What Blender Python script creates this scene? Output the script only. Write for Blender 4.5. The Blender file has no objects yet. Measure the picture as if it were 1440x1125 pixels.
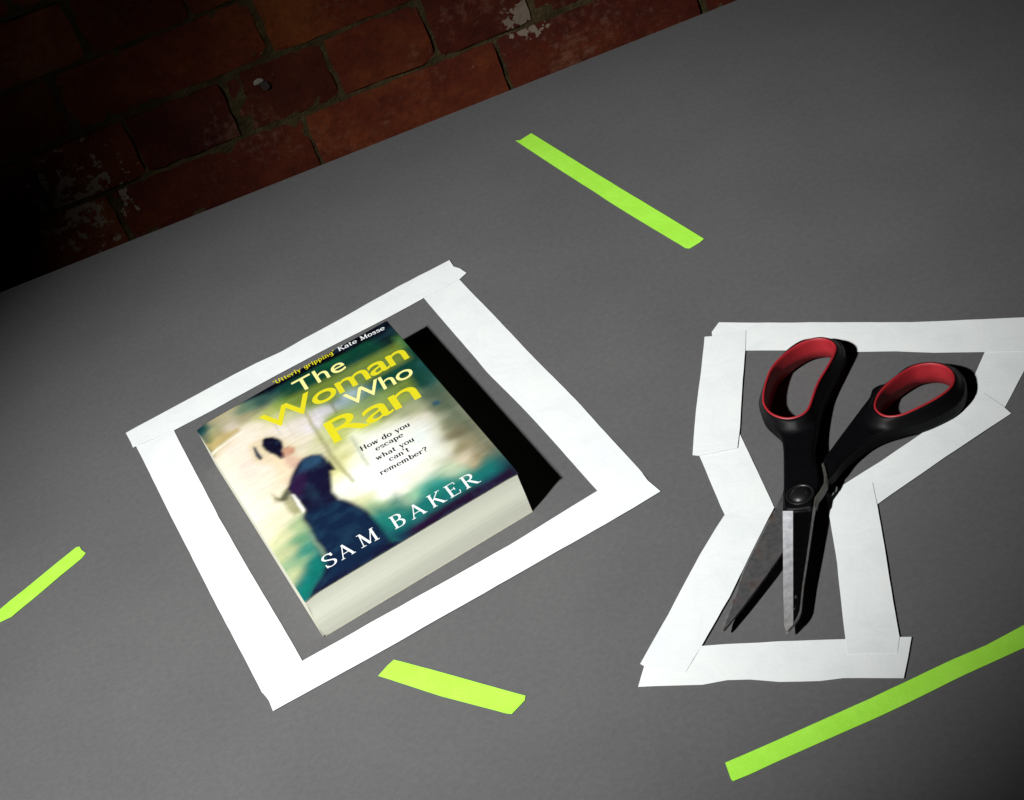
import bpy, bmesh, math, random
import numpy as np
from mathutils import Vector, Matrix
random.seed(7)
sc = bpy.context.scene
COL = sc.collection
MM = 0.001

# ------------------------------------------------------------------ camera (metres, z up, book corner at the origin)
F = 3039.96                                     # focal length in photo pixels, photo 1440 x 1125
CAM = Vector((197.17, -1077.49, 929.42))        # mm
RGT = Vector((0.93025662, -0.20681604, -0.30306723))
UPV = Vector((0.36651229, 0.56221764, 0.74133667))
FWD = Vector((-0.01706943, 0.80071121, -0.5988073))
cd = bpy.data.cameras.new('camera'); cam = bpy.data.objects.new('camera', cd); COL.objects.link(cam)
m = Matrix((RGT, UPV, -FWD)).transposed().to_4x4(); m.translation = CAM * MM
cam.matrix_world = m
cd.sensor_width = 36; cd.lens = 36 * F / 1440; cd.clip_start = 0.01; cd.clip_end = 50
sc.camera = cam

# ------------------------------------------------------------------ world and the one studio lamp
w = bpy.data.worlds.new('World'); sc.world = w; w.use_nodes = True
w.node_tree.nodes['Background'].inputs[0].default_value = (0, 0, 0, 1)
w.node_tree.nodes['Background'].inputs[1].default_value = 0
LAMP = Vector((-905, -860, 1500)) * MM
AIM = Vector((66, 96, 0)) * MM
ld = bpy.data.lights.new('studio_spot', 'SPOT'); lamp = bpy.data.objects.new('studio_spot', ld); COL.objects.link(lamp)
lamp.location = LAMP; lamp.rotation_euler = (AIM - LAMP).to_track_quat('-Z', 'Y').to_euler()
ld.energy = 402; ld.spot_size = math.radians(31.8); ld.spot_blend = 1.0; ld.shadow_soft_size = 0.045; ld.color = (0.995, 0.99, 0.985)

sc.view_settings.view_transform = 'Standard'; sc.view_settings.look = 'None'
sc.view_settings.exposure = 0; sc.view_settings.gamma = 1; sc.view_settings.use_curve_mapping = False
sc.cycles.max_bounces = 6

EDGE_Y = 586.6                                  # far edge of the card surface
WALL_Y = 706.3                                  # wall face, a hand's width behind it

def at(x, y, z=0.0):
    "point in mm where the sight line of photo pixel (x, y) meets the height z"
    d = FWD + RGT * ((x - 720) / F) - UPV * ((y - 562.5) / F)
    return CAM + d * ((z - CAM.z) / d.z)

def at_wall(x, y):
    d = FWD + RGT * ((x - 720) / F) - UPV * ((y - 562.5) / F)
    return CAM + d * ((WALL_Y - CAM.y) / d.y)

def lin(c):
    return tuple(((v / 255) / 12.92 if v / 255 <= 0.04045 else ((v / 255 + 0.055) / 1.055) ** 2.4) for v in c)

# ------------------------------------------------------------------ object helpers
def tag(o, label=None, cat=None, group=None, kind=None):
    if label: o['label'] = label
    if cat: o['category'] = cat
    if group: o['group'] = group
    if kind: o['kind'] = kind
    return o

def empty(name, loc):
    o = bpy.data.objects.new(name, None); COL.objects.link(o); o.location = loc; o.empty_display_size = 0.02
    return o

def link(name, me, mat=None, parent=None, smooth=False):
    o = bpy.data.objects.new(name, me); COL.objects.link(o)
    if mat: me.materials.append(mat)
    if parent:
        o.parent = parent
        o.matrix_parent_inverse = Matrix.Translation(parent_world(parent)).inverted()
    if smooth:
        for p in me.polygons: p.use_smooth = True
    return o

def parent_world(p):
    v = Vector(p.location)
    return v if p.type == 'EMPTY' else Vector((0, 0, 0))

def smooth_by_angle(o, deg=35):
    me = o.data
    bm = bmesh.new(); bm.from_mesh(me)
    for e in bm.edges:
        e.smooth = not (len(e.link_faces) == 2 and e.calc_face_angle(0) > math.radians(deg))
    for f in bm.faces: f.smooth = True
    bm.to_mesh(me); bm.free()

# ------------------------------------------------------------------ node helpers
class NT:
    def __init__(self, name):
        self.m = bpy.data.materials.new(name); self.m.use_nodes = True
        self.n = self.m.node_tree.nodes; self.l = self.m.node_tree.links
        self.b = self.n['Principled BSDF']
    def new(self, t, **kw):
        x = self.n.new(t)
        for k, v in kw.items(): setattr(x, k, v)
        return x
    def put(self, sock, v):
        if hasattr(v, 'links') or isinstance(v, bpy.types.NodeSocket): self.l.new(v, sock)
        else: sock.default_value = v
    def coord(self, which='Object', scale=(1, 1, 1), rot=(0, 0, 0)):
        tc = self.new('ShaderNodeTexCoord'); mp = self.new('ShaderNodeMapping')
        mp.inputs['Scale'].default_value = scale; mp.inputs['Rotation'].default_value = rot
        self.l.new(tc.outputs[which], mp.inputs[0]); return mp.outputs[0]
    def noise(self, vec, scale, detail=4, rough=0.55, dist=0):
        x = self.new('ShaderNodeTexNoise'); self.l.new(vec, x.inputs['Vector'])
        x.inputs['Scale'].default_value = scale; x.inputs['Detail'].default_value = detail
        x.inputs['Roughness'].default_value = rough; x.inputs['Distortion'].default_value = dist
        return x.outputs['Fac']
    def ramp(self, fac, stops, interp='LINEAR'):
        x = self.new('ShaderNodeValToRGB'); self.l.new(fac, x.inputs[0]); r = x.color_ramp; r.interpolation = interp
        while len(r.elements) > 1: r.elements.remove(r.elements[-1])
        r.elements[0].position = stops[0][0]; r.elements[0].color = (*stops[0][1], 1)
        for p, c in stops[1:]:
            e = r.elements.new(p); e.color = (*c, 1)
        return x.outputs[0]
    def mix(self, fac, a, b, mode='MIX'):
        x = self.new('ShaderNodeMix', data_type='RGBA', blend_type=mode)
        self.put(x.inputs[0], fac)
        for s, v in ((x.inputs[6], a), (x.inputs[7], b)):
            if isinstance(v, tuple): s.default_value = (*v[:3], 1)
            else: self.l.new(v, s)
        return x.outputs[2]
    def math(self, op, a, b=0.0, clamp=False):
        x = self.new('ShaderNodeMath', operation=op, use_clamp=clamp)
        self.put(x.inputs[0], a); self.put(x.inputs[1], b); return x.outputs[0]
    def bump(self, h, strength, dist=0.001, prev=None):
        x = self.new('ShaderNodeBump'); x.inputs['Strength'].default_value = strength
        x.inputs['Distance'].default_value = dist; self.l.new(h, x.inputs['Height'])
        if prev: self.l.new(prev, x.inputs['Normal'])
        return x.outputs[0]
    def done(self, color=None, rough=0.5, metal=0.0, spec=0.5, normal=None):
        if color is not None:
            if isinstance(color, tuple): self.b.inputs['Base Color'].default_value = (*color[:3], 1)
            else: self.l.new(color, self.b.inputs['Base Color'])
        self.put(self.b.inputs['Roughness'], rough); self.put(self.b.inputs['Metallic'], metal)
        self.b.inputs['Specular IOR Level'].default_value = spec
        if normal: self.l.new(normal, self.b.inputs['Normal'])
        return self.m

def mat_board():
    t = NT('grey_card'); v = t.coord()
    big = t.noise(v, 9, 3); mid = t.noise(v, 230, 6, 0.7); fine = t.noise(v, 900, 3, 0.7)
    c = t.ramp(big, [(0.3, (0.078, 0.078, 0.079)), (0.7, (0.089, 0.088, 0.088))])
    c = t.mix(1.0, c, t.ramp(mid, [(0.3, (0.90, 0.90, 0.91)), (0.7, (1.10, 1.10, 1.09))]), 'MULTIPLY')
    c = t.mix(1.0, c, t.ramp(fine, [(0.3, (0.93, 0.93, 0.93)), (0.7, (1.06, 1.06, 1.06))]), 'MULTIPLY')
    n = t.bump(mid, 0.12, 0.0003); n = t.bump(fine, 0.3, 0.0002, n)
    return t.done(c, 0.75, 0, 0.25, n)

def mat_paper_tape():
    t = NT('white_paper_tape'); v = t.coord()
    a = t.noise(v, 30, 4, 0.6, 0.6); f = t.noise(v, 420, 4, 0.6)
    c = t.ramp(a, [(0.3, (0.575, 0.61, 0.61)), (0.5, (0.61, 0.64, 0.635)), (0.75, (0.635, 0.655, 0.635))])
    crease = t.noise(t.coord(scale=(1, 3.2, 1), rot=(0, 0, 0.5)), 22, 2, 0.4, 1.2)
    n = t.bump(a, 0.12, 0.004); n = t.bump(crease, 0.035, 0.003, n); n = t.bump(f, 0.25, 0.0003, n)
    return t.done(c, 0.6, 0, 0.3, n)

def mat_green_tape():
    t = NT('fluorescent_green_tape'); v = t.coord()
    a = t.noise(v, 45, 4, 0.6); f = t.noise(v, 700, 4, 0.7)
    c = t.ramp(a, [(0.3, (0.31, 0.70, 0.045)), (0.7, (0.35, 0.76, 0.065))])
    c = t.mix(1.0, c, t.ramp(f, [(0.3, (0.92, 0.95, 0.9)), (0.7, (1.05, 1.0, 1.1))]), 'MULTIPLY')
    n = t.bump(f, 0.3, 0.0003); n = t.bump(a, 0.3, 0.002, n)
    return t.done(c, 0.6, 0, 0.2, n)

def mat_mortar():
    t = NT('mortar'); v = t.coord()
    a = t.noise(v, 60, 5); 
    return t.done(t.ramp(a, [(0.3, (0.030, 0.022, 0.009)), (0.7, (0.078, 0.058, 0.026))]), 0.95, 0, 0.1, t.bump(t.noise(v, 300, 5), 0.8, 0.003))

def mat_brick():
    t = NT('red_brick'); v = t.coord()
    at_ = t.new('ShaderNodeAttribute', attribute_name='tone')
    a = t.noise(v, 12, 5, 0.6); f = t.noise(v, 145, 6, 0.7); sp = t.noise(v, 150, 2, 0.5, 0.3)
    c = t.ramp(a, [(0.28, (0.046, 0.004, 0.001)), (0.5, (0.092, 0.014, 0.003)), (0.72, (0.150, 0.036, 0.007))])
    c = t.mix(1.0, c, at_.outputs['Color'], 'MULTIPLY')
    c = t.mix(1.0, c, t.ramp(f, [(0.3, (0.7, 0.66, 0.62)), (0.7, (1.22, 1.24, 1.25))]), 'MULTIPLY')
    # flecks of old white paint and efflorescence
    fl = t.ramp(sp, [(0.74, (0, 0, 0)), (0.80, (0.5, 0.5, 0.5))])
    c = t.mix(fl, c, (0.28, 0.2, 0.15))
    ef = t.math('MULTIPLY', t.noise(v, 11, 2), t.noise(v, 130, 5, 0.7))
    c = t.mix(t.ramp(ef, [(0.30, (0, 0, 0)), (0.46, (0.35, 0.35, 0.35))]), c, (0.24, 0.14, 0.09))
    # splash patch at one place on the wall
    P = at_wall(112, 285) * MM; Q = at_wall(735, 25) * MM
    for (c0, r, th) in ((P, 0.075, 0.57), (Q, 0.028, 0.50)):
        d = t.new('ShaderNodeVectorMath', operation='DISTANCE'); t.l.new(v, d.inputs[0]); d.inputs[1].default_value = c0
        k = t.math('SUBTRACT', 1.0, t.math('DIVIDE', d.outputs['Value'], r), True)
        s = t.noise(v, 95, 4, 0.6)
        g = t.math('MULTIPLY', t.math('GREATER_THAN', t.math('ADD', t.math('MULTIPLY', k, 0.22), s), th + 0.10), t.math('GREATER_THAN', k, 0.02))
        c = t.mix(t.math('MULTIPLY', g, 0.8), c, (0.24, 0.20, 0.15))
    n = t.bump(f, 0.7, 0.0015); n = t.bump(a, 0.5, 0.004, n)
    return t.done(c, 0.85, 0, 0.25, n)

def flat(name, col, rough=0.5, metal=0.0, spec=0.5, nz=0.1):
    t = NT(name); v = t.coord(); f = t.noise(v, 500, 4)
    lo = tuple(x * (1 - nz) for x in col); hi = tuple(min(1, x * (1 + nz)) for x in col)
    return t.done(t.ramp(f, [(0.3, lo), (0.7, hi)]), rough, metal, spec)

M_board, M_tape, M_green = mat_board(), mat_paper_tape(), mat_green_tape()
M_brick, M_mortar = mat_brick(), mat_mortar()

# ------------------------------------------------------------------ table top: one thick sheet of grey card up against the wall
def box(bm, x0, x1, y0, y1, z0, z1):
    vs = [bm.verts.new((x * MM, y * MM, z * MM)) for z in (z0, z1) for x, y in ((x0, y0), (x1, y0), (x1, y1), (x0, y1))]
    for f in ((3, 2, 1, 0), (4, 5, 6, 7), (0, 1, 5, 4), (1, 2, 6, 5), (2, 3, 7, 6), (3, 0, 4, 7)):
        bm.faces.new([vs[i] for i in f])
    return vs
bm = bmesh.new(); box(bm, -1500, 2100, -1400, EDGE_Y, -12, 0)
me = bpy.data.meshes.new('tabletop'); bm.to_mesh(me); bm.free()
o = link('tabletop', me, M_board); tag(o, 'matt grey card surface that everything lies on', 'tabletop', kind='structure')

# ------------------------------------------------------------------ brick wall
wall = empty('brick_wall', (0.2, WALL_Y * MM, -0.3))
tag(wall, 'old red brick wall with crumbly mortar behind the grey surface', 'wall')
PX, PZ = 192.6, 64.2
X1, X2, Z0 = -114.8, -72.1, -10.7
bm = bmesh.new(); tl = bm.faces.layers.color.new('x') if False else None
tones = []
def brick(x0, x1, z0, z1):
    j = lambda a: random.uniform(-a, a)
    y = WALL_Y + j(1.2)
    nx, nz = max(3, int((x1 - x0) / 14)), 6
    tone = random.choice([(1, 1, 1), (0.72, 0.6, 0.6), (0.85, 0.75, 0.7), (1.15, 1.25, 1.1), (1.0, 1.1, 1.0), (0.6, 0.5, 0.55)])
    grid = []
    for a in range(nx + 1):
        col = []
        for b in range(nz + 1):
            u, v = a / nx, b / nz
            ed = (a in (0, nx)) + (b in (0, nz))
            x = x0 + u * (x1 - x0) + (j(1.1) if ed else 0); z = z0 + v * (z1 - z0) + (j(1.0) if ed else 0)
            yy = y + (2.0 if ed == 2 else 0.8 if ed == 1 else 0) + (random.uniform(0, 1.6) if ed and random.random() < 0.2 else 0)
            if ed == 2: x += 0.7 * (1 if a == 0 else -1); z += 0.7 * (1 if b == 0 else -1)
            col.append(bm.verts.new((x * MM, yy * MM, z * MM)))
        grid.append(col)
    fs = []
    for a in range(nx):
        for b in range(nz):
            fs.append(bm.faces.new((grid[a][b], grid[a + 1][b], grid[a + 1][b + 1], grid[a][b + 1])))
    ring = [grid[a][0] for a in range(nx + 1)] + [grid[nx][b] for b in range(1, nz + 1)] + \
           [grid[a][nz] for a in range(nx - 1, -1, -1)] + [grid[0][b] for b in range(nz - 1, 0, -1)]
    back = [bm.verts.new((p.co.x, (WALL_Y + 14) * MM, p.co.z)) for p in ring]
    for i in range(len(ring)):
        k = (i + 1) % len(ring)
        fs.append(bm.faces.new((ring[k], ring[i], back[i], back[k])))
    tones.extend([tone] * len(fs))
MJ = 5.4
for row in range(-6, 13):
    zt = Z0 + row * PZ - MJ / 2 - 0; zb = zt - PZ + MJ
    if row % 2 == 0: pitch, off = PX, X1
    else: pitch, off = PX / 2, X2
    for k in range(-int(1200 / pitch), int(2000 / pitch)):
        xs = off + k * pitch + random.uniform(-1.5, 1.5)
        brick(xs + MJ / 2, xs + pitch - MJ / 2 + random.uniform(-1, 1), zb + random.uniform(-.6, .6), zt + random.uniform(-.6, .6))
me = bpy.data.meshes.new('brickwork'); bm.to_mesh(me); bm.free()
ca = me.color_attributes.new('tone', 'FLOAT_COLOR', 'CORNER')
arr = np.ones((len(me.loops), 4), np.float32)
for p, tn in zip(me.polygons, tones):
    for li in p.loop_indices: arr[li, :3] = tn
ca.data.foreach_set('color', arr.ravel())
ob = link('brickwork', me, M_brick, wall); smooth_by_angle(ob, 50)
# mortar, set back and uneven
nx, nz = 330, 110
bm = bmesh.new(); g = []
for a in range(nx + 1):
    g.append([bm.verts.new(((-1300 + a * 3300 / nx) * MM, (WALL_Y + 2.6 + random.uniform(-1.6, 1.4)) * MM, (-700 + b * 1400 / nz) * MM)) for b in range(nz + 1)])
for a in range(nx):
    for b in range(nz):
        bm.faces.new((g[a][b], g[a + 1][b], g[a + 1][b + 1], g[a][b + 1]))
me = bpy.data.meshes.new('mortar'); bm.to_mesh(me); bm.free()
link('mortar', me, M_mortar, wall, True)
# chipped plug hole in a brick
P = at_wall(373, 120)
bm = bmesh.new(); bmesh.ops.create_cone(bm, cap_ends=True, segments=14, radius1=4.5 * MM, radius2=3.8 * MM, depth=3 * MM, matrix=Matrix.Translation(P * MM + Vector((0, -0.0006, 0))) @ Matrix.Rotation(math.pi / 2, 4, 'X'))
me = bpy.data.meshes.new('wall_plug'); bm.to_mesh(me); bm.free(); link('wall_plug', me, flat('dark_plug', (0.03, 0.02, 0.02), 0.8), wall)
bm = bmesh.new()
bmesh.ops.create_icosphere(bm, subdivisions=2, radius=5 * MM, matrix=Matrix.Translation(P * MM + Vector((-0.004, -0.0002, 0.006))) @ Matrix.Scale(0.35, 4, (0, 1, 0)) @ Matrix.Scale(0.6, 4, (0, 0, 1)))
for v in bm.verts: v.co += Vector((random.uniform(-1, 1), 0, random.uniform(-1, 1))) * 0.0006
me = bpy.data.meshes.new('plaster_chip'); bm.to_mesh(me); bm.free(); link('plaster_chip', me, flat('plaster_chip', (0.20, 0.18, 0.15), 0.9), wall)

# ------------------------------------------------------------------ tape strips
def tape(name, px, layer, mat, label, group, jit=0.35, curl=None):
    base = 0.35 + layer * 0.34
    pts = [at(x, y, base) for x, y in px]
    # subdivide the long edges and let them wander by a fraction of a millimetre
    out = []
    for i, p in enumerate(pts):
        q = pts[(i + 1) % len(pts)]; L = (q - p).length; n = max(1, int(L / 9))
        nrm = Vector((-(q - p).y, (q - p).x, 0)).normalized() if L > 0 else Vector()
        ph = random.uniform(0, 6)
        for k in range(n):
            t = k / n
            o_ = 0 if k == 0 else (math.sin(ph + t * L / 26) * 0.5 + random.uniform(-1, 1) * 0.25) * jit * min(1, L / 60)
            out.append(p.lerp(q, t) + nrm * o_)
    c = sum(out, Vector()) / len(out)
    org = Vector((c.x, c.y, 0))
    bm = bmesh.new()
    vs = [bm.verts.new((p - org) * MM) for p in out]
    es = [bm.edges.new((vs[i], vs[(i + 1) % len(vs)])) for i in range(len(vs))]
    bmesh.ops.triangle_fill(bm, use_beauty=True, use_dissolve=False, edges=es)
    bmesh.ops.recalc_face_normals(bm, faces=bm.faces)
    if sum(f.normal.z * f.calc_area() for f in bm.faces) < 0: bmesh.ops.reverse_faces(bm, faces=bm.faces)
    for _ in range(2):
        bmesh.ops.subdivide_edges(bm, edges=[e for e in bm.edges if e.calc_length() > 0.012 and not e.is_boundary], cuts=1)
        bmesh.ops.triangulate(bm, faces=bm.faces[:])
    for v in bm.verts:
        if not v.is_boundary: v.co.z += random.uniform(0, 0.00006)
        elif random.random() < 0.3: v.co.z += random.uniform(0, 0.00025)
    top = bm.faces[:]
    ext = bmesh.ops.extrude_face_region(bm, geom=top)
    for v in [x for x in ext['geom'] if isinstance(x, bmesh.types.BMVert)]: v.co.z += 0.00016
    bmesh.ops.recalc_face_normals(bm, faces=bm.faces)
    me = bpy.data.meshes.new(name); bm.to_mesh(me); bm.free()
    ob = link(name, me, mat); ob.location = org * MM; smooth_by_angle(ob, 40)
    tag(ob, label, 'tape', group)
    return ob

GB, GS, GG = 'white tape strips framing the book', 'white tape strips outlining the scissors', 'green tape strips on the grey surface'
WT = 'white_tape_strip'
tape(WT, [(189, 622), (236, 600), (244, 604), (307.5, 727.5), (422, 924), (432, 942), (383, 972), (369, 975), (271, 786), (193, 631)], 0, M_tape,
     'white tape strip on the left side of the book, along its spine', GB)
tape(WT, [(590, 403), (636, 377), (646, 393), (747, 499), (818, 571), (905, 667), (882, 693), (852, 703), (839, 689), (747, 586.5), (684.5, 523), (596, 419)], 0, M_tape,
     'white tape strip to the right of the book, beyond its black shadow', GB)
tape(WT, [(177, 609), (264, 562), (299, 543), (360, 511), (395, 495), (460, 459), (560, 403), (632, 366), (638, 375), (647, 378), (656, 384), (646, 393), (596, 419), (560, 439), (460, 490), (392, 526), (299, 577), (243, 606), (187, 629.5), (184, 622)], 1.2, M_tape,
     'white tape strip above the book, touching the dark top edge of its cover', GB)
tape(WT, [(366, 961), (371, 968), (428, 928), (500, 888), (600, 832), (716, 767), (839, 691), (903, 665), (911, 676), (929, 691), (871, 726), (699, 824), (560, 903), (500, 936.5), (384, 1000), (378, 985), (370, 975)], 1.2, M_tape,
     'white tape strip in front of the page edges of the book', GB)
tape(WT, [(1011, 453.5), (1100, 454), (1200, 453.5), (1281, 453.5), (1340, 451), (1440, 446.5), (1500, 444), (1500, 495), (1440, 494), (1385, 495), (1313, 496), (1260, 494), (1204, 495), (1150, 493), (1049.5, 493), (1003, 493), (1001, 467)], 1.2, M_tape,
     'long white tape strip above the scissor handles, running out of the right edge', GS)
tape(WT, [(991, 474), (1001, 473), (1003, 470), (1049, 465), (1048, 493), (1043, 560), (1040.5, 603), (1037, 630), (1000, 638), (982, 641), (974, 640), (979, 575), (985, 530)], 2.4, M_tape,
     'upright white tape strip left of the larger scissor handle', GS)
tape(WT, [(980, 628), (1036, 603), (1039, 607.5), (1060, 652), (1089, 714.5), (1072, 742), (1030, 742), (1018.7, 723), (983.5, 641)], 0, M_tape,
     'short slanted white tape strip left of the scissor pivot, ending in the inward corner', GS)
tape(WT, [(1018.5, 725), (1040, 716), (1088.5, 714.5), (1055, 780), (1026, 840), (986.5, 909), (964, 946), (947, 945), (906, 937), (900.4, 933.7), (940, 864), (985, 779)], 2.4, M_tape,
     'slanted white tape strip left of the rusty scissor blade', GS)
tape(WT, [(1392, 478), (1466, 478), (1440, 522), (1413, 573), (1392, 600), (1345, 585), (1370, 529), (1385, 495)], 0, M_tape,
     'short white tape strip right of the smaller scissor handle, under the strip ends', GS)
tape(WT, [(1384, 553), (1409, 570), (1422, 581.5), (1329, 643), (1234.6, 708.7), (1205, 722), (1180, 712), (1178, 687), (1240, 648), (1300, 607), (1340, 582), (1372, 556)], 1.2, M_tape,
     'diagonal white tape below the smaller scissor handle, with a corner lifting at its upper end', GS)
tape(WT, [(1162, 694.6), (1173, 693), (1200, 686.5), (1227, 679), (1234, 712), (1246, 782), (1265, 896), (1262, 918), (1192, 920), (1189, 899), (1177.5, 794)], 2.4, M_tape,
     'wide white tape strip right of the scissor blades, faintly creased across', GS)
tape(WT, [(906, 937), (986.5, 909), (1020, 906), (1067, 904), (1096, 902), (1189, 899), (1265, 896), (1282, 896), (1277, 925), (1271, 954), (1186, 953.6), (1154, 957.7), (1096, 959), (1055, 955.6), (1023, 956.5), (988, 963), (897.5, 966), (902, 950)], 1.8, M_tape,
     'white tape strip with wavy lower edge lying below the scissor tips', GS)
GT = 'green_tape_strip'
tape(GT, [(725, 198), (731, 197.5), (747, 187.5), (860, 257), (990, 336), (984, 341), (970, 349.5), (964, 349), (860, 286)], 0, M_green,
     'green tape strip lying nearest the brick wall', GG, 0.2)
tape(GT, [(-60, 905), (0, 857), (107, 770), (112, 769), (115, 774), (120.5, 778), (115, 785), (60, 831), (16, 868), (0, 875), (-50, 918)], 0, M_green,
     'narrow green tape strip reaching the left edge of the picture', GG, 0.2)
tape(GT, [(532, 950.5), (545, 936), (554, 928), (640, 951), (739, 978.5), (738, 985), (720, 1004), (712, 1003.5), (620, 979)], 0, M_green,
     'short green tape strip below the tape frame of the book', GG, 0.2)
tape(GT, [(1020, 1073), (1076, 1048.5), (1223, 983), (1341, 927), (1386, 908), (1440, 879), (1500, 850), (1500, 882), (1440, 911), (1363, 946), (1245, 1004), (1088.6, 1073), (1056.7, 1088), (1031, 1099), (1028, 1096)], 0, M_green,
     'longest green tape strip, in the lower right corner in front of the scissors', GG, 0.2)

# ------------------------------------------------------------------ book
T = 36.3
cTL, cTR, cBL, cBR = at(275.6, 603, T), at(544, 451, T), at(427, 844, T), at(729, 664, T)
def uv_pt(u, v, z=T):
    p = (cBL * (1 - u) + cBR * u) * (1 - v) + (cTL * (1 - u) + cTR * u) * v
    return Vector((p.x, p.y, z))
BW, BH = (cBR - cBL).length, (cTL - cBL).length
def droop(u, v):
    d = u * BW
    z = -1.7 * max(0, 1 - d / 13) ** 2
    z += 0.7 * math.sin(math.pi * min(1, max(0, u))) * 0.6
    z -= 0.8 * max(0, (u - 0.93) / 0.07) ** 2 * (1 - v)
    return z
def to_uv(x, y):
    "photo pixel on the cover -> cover coordinates"
    P = at(x, y, T); u, v = 0.5, 0.5
    for _ in range(12):
        p = uv_pt(u, v); du = (uv_pt(u + 1e-4, v) - p) * 1e4; dv = (uv_pt(u, v + 1e-4) - p) * 1e4
        r = P - p; det = du.x * dv.y - du.y * dv.x
        u += (r.x * dv.y - r.y * dv.x) / det; v += (du.x * r.y - du.y * r.x) / det
    return u, v

book = empty('paperback_book', (cBL + cTR) / 2 * MM * 1.0)
book.location.z = 0
tag(book, 'thick paperback book with a blurred figure on its teal cover, inside the white tape frame', 'book')

# cover artwork: soft printed photograph, as a colour attribute over a fine grid
CTRL = [
 (276,604,20,20,50),(286,602,20,100,95),(300,590,205,195,150),(312,580,218,203,158),(328,569,205,195,145),(338,562,60,135,125),(350,553,15,75,80),
 (345,577,120,150,120),(366,565,60,95,85),(380,545,12,40,60),(392,530,15,8,30),(415,515,12,2,22),(440,500,12,2,22),(470,484,15,5,25),(500,468,15,5,30),(540,453,32,12,48),
 (400,545,18,70,60),(420,530,15,60,50),(440,530,25,90,65),(455,520,18,80,50),(470,512,20,95,60),(500,490,12,70,52),(520,485,15,75,48),(530,475,15,60,50),(545,470,18,50,50),(555,480,70,120,70),(568,488,60,110,80),
 (580,505,15,80,65),(592,515,18,80,75),(400,570,140,160,90),(385,590,225,215,175),(370,588,190,190,120),(405,562,90,130,70),(430,560,85,125,65),(450,558,70,115,70),(465,560,60,100,90),(480,548,120,150,160),(490,555,165,185,195),
 (450,580,212,208,205),(440,600,228,222,218),(425,595,225,215,200),(470,590,150,165,70),(500,560,150,170,150),(520,555,90,125,115),(540,540,20,110,90),(560,530,20,100,80),(575,540,25,90,80),(590,538,35,90,80),(605,552,100,115,90),(618,570,120,125,95),
 (560,565,140,155,90),(540,580,130,140,80),(575,575,165,170,130),(590,590,205,200,165),(520,600,190,200,120),(545,600,215,215,175),(560,605,230,228,205),(590,615,200,215,200),(610,608,215,212,180),(628,598,130,132,100),(640,612,125,118,88),(650,628,150,140,105),
 (630,630,215,212,180),(610,640,215,220,185),(655,645,215,200,170),(670,640,150,140,105),(680,650,95,125,105),(668,655,190,170,130),(640,660,190,205,170),(655,665,130,175,145),(690,655,40,110,110),(705,660,25,60,85),(715,668,42,25,58),(726,664,42,22,55),
 (690,670,28,60,85),(670,672,30,110,110),(650,680,30,120,110),(620,682,55,155,138),(600,690,90,170,145),(640,695,22,80,90),(670,690,42,22,55),(700,680,42,20,52),(690,690,42,20,52),(600,710,25,110,105),(620,708,40,40,70),(650,705,44,20,52),(620,725,44,20,52),(590,740,44,22,52),(600,733,44,20,52),
 (580,700,150,195,155),(585,720,20,95,95),(570,705,215,220,180),(560,720,90,150,125),(575,735,30,45,70),(565,748,25,55,75),(550,755,20,80,90),(555,735,30,130,115),(545,715,150,180,135),(535,730,60,145,125),(530,745,30,110,105),(520,715,170,190,140),(510,705,215,215,165),(505,690,250,248,215),
 (490,680,255,255,230),(480,670,250,248,200),(500,670,255,255,240),(520,680,255,255,240),(545,690,255,255,235),(560,690,252,250,225),(530,665,255,255,248),(550,650,250,250,235),(590,665,240,240,215),(580,645,245,245,225),(570,625,238,238,215),(500,650,245,245,215),(515,630,240,240,215),(500,615,225,228,180),(490,630,225,222,170),(480,645,215,212,150),(475,620,190,195,110),(460,610,205,208,150),(450,635,215,210,170),(475,660,225,220,150),
 (325,600,238,225,200),(335,630,246,228,205),(350,660,246,226,204),(375,650,245,228,205),(360,690,247,230,205),(380,710,248,236,208),(400,680,235,225,195),(390,730,240,230,195),(385,745,235,228,190),(400,755,215,215,165),(405,775,190,195,145),(410,700,240,232,200),(420,740,170,190,140),(420,760,110,160,120),(430,775,60,140,120),(425,790,150,180,135),(418,805,190,195,145),
 (440,790,25,120,110),(440,810,15,110,105),(430,830,10,120,105),(450,820,18,70,85),(445,800,20,125,112),(425,838,10,100,95),(470,800,20,55,80),(460,810,20,60,80),(410,640,225,215,185),(425,620,228,218,190),(400,620,235,224,200),(400,600,235,225,208),(350,610,240,228,205),(360,600,235,225,200),(340,590,195,185,140),(320,590,215,205,165),(300,605,190,190,140),(296,620,180,175,110),(310,612,200,185,130),
]
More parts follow.
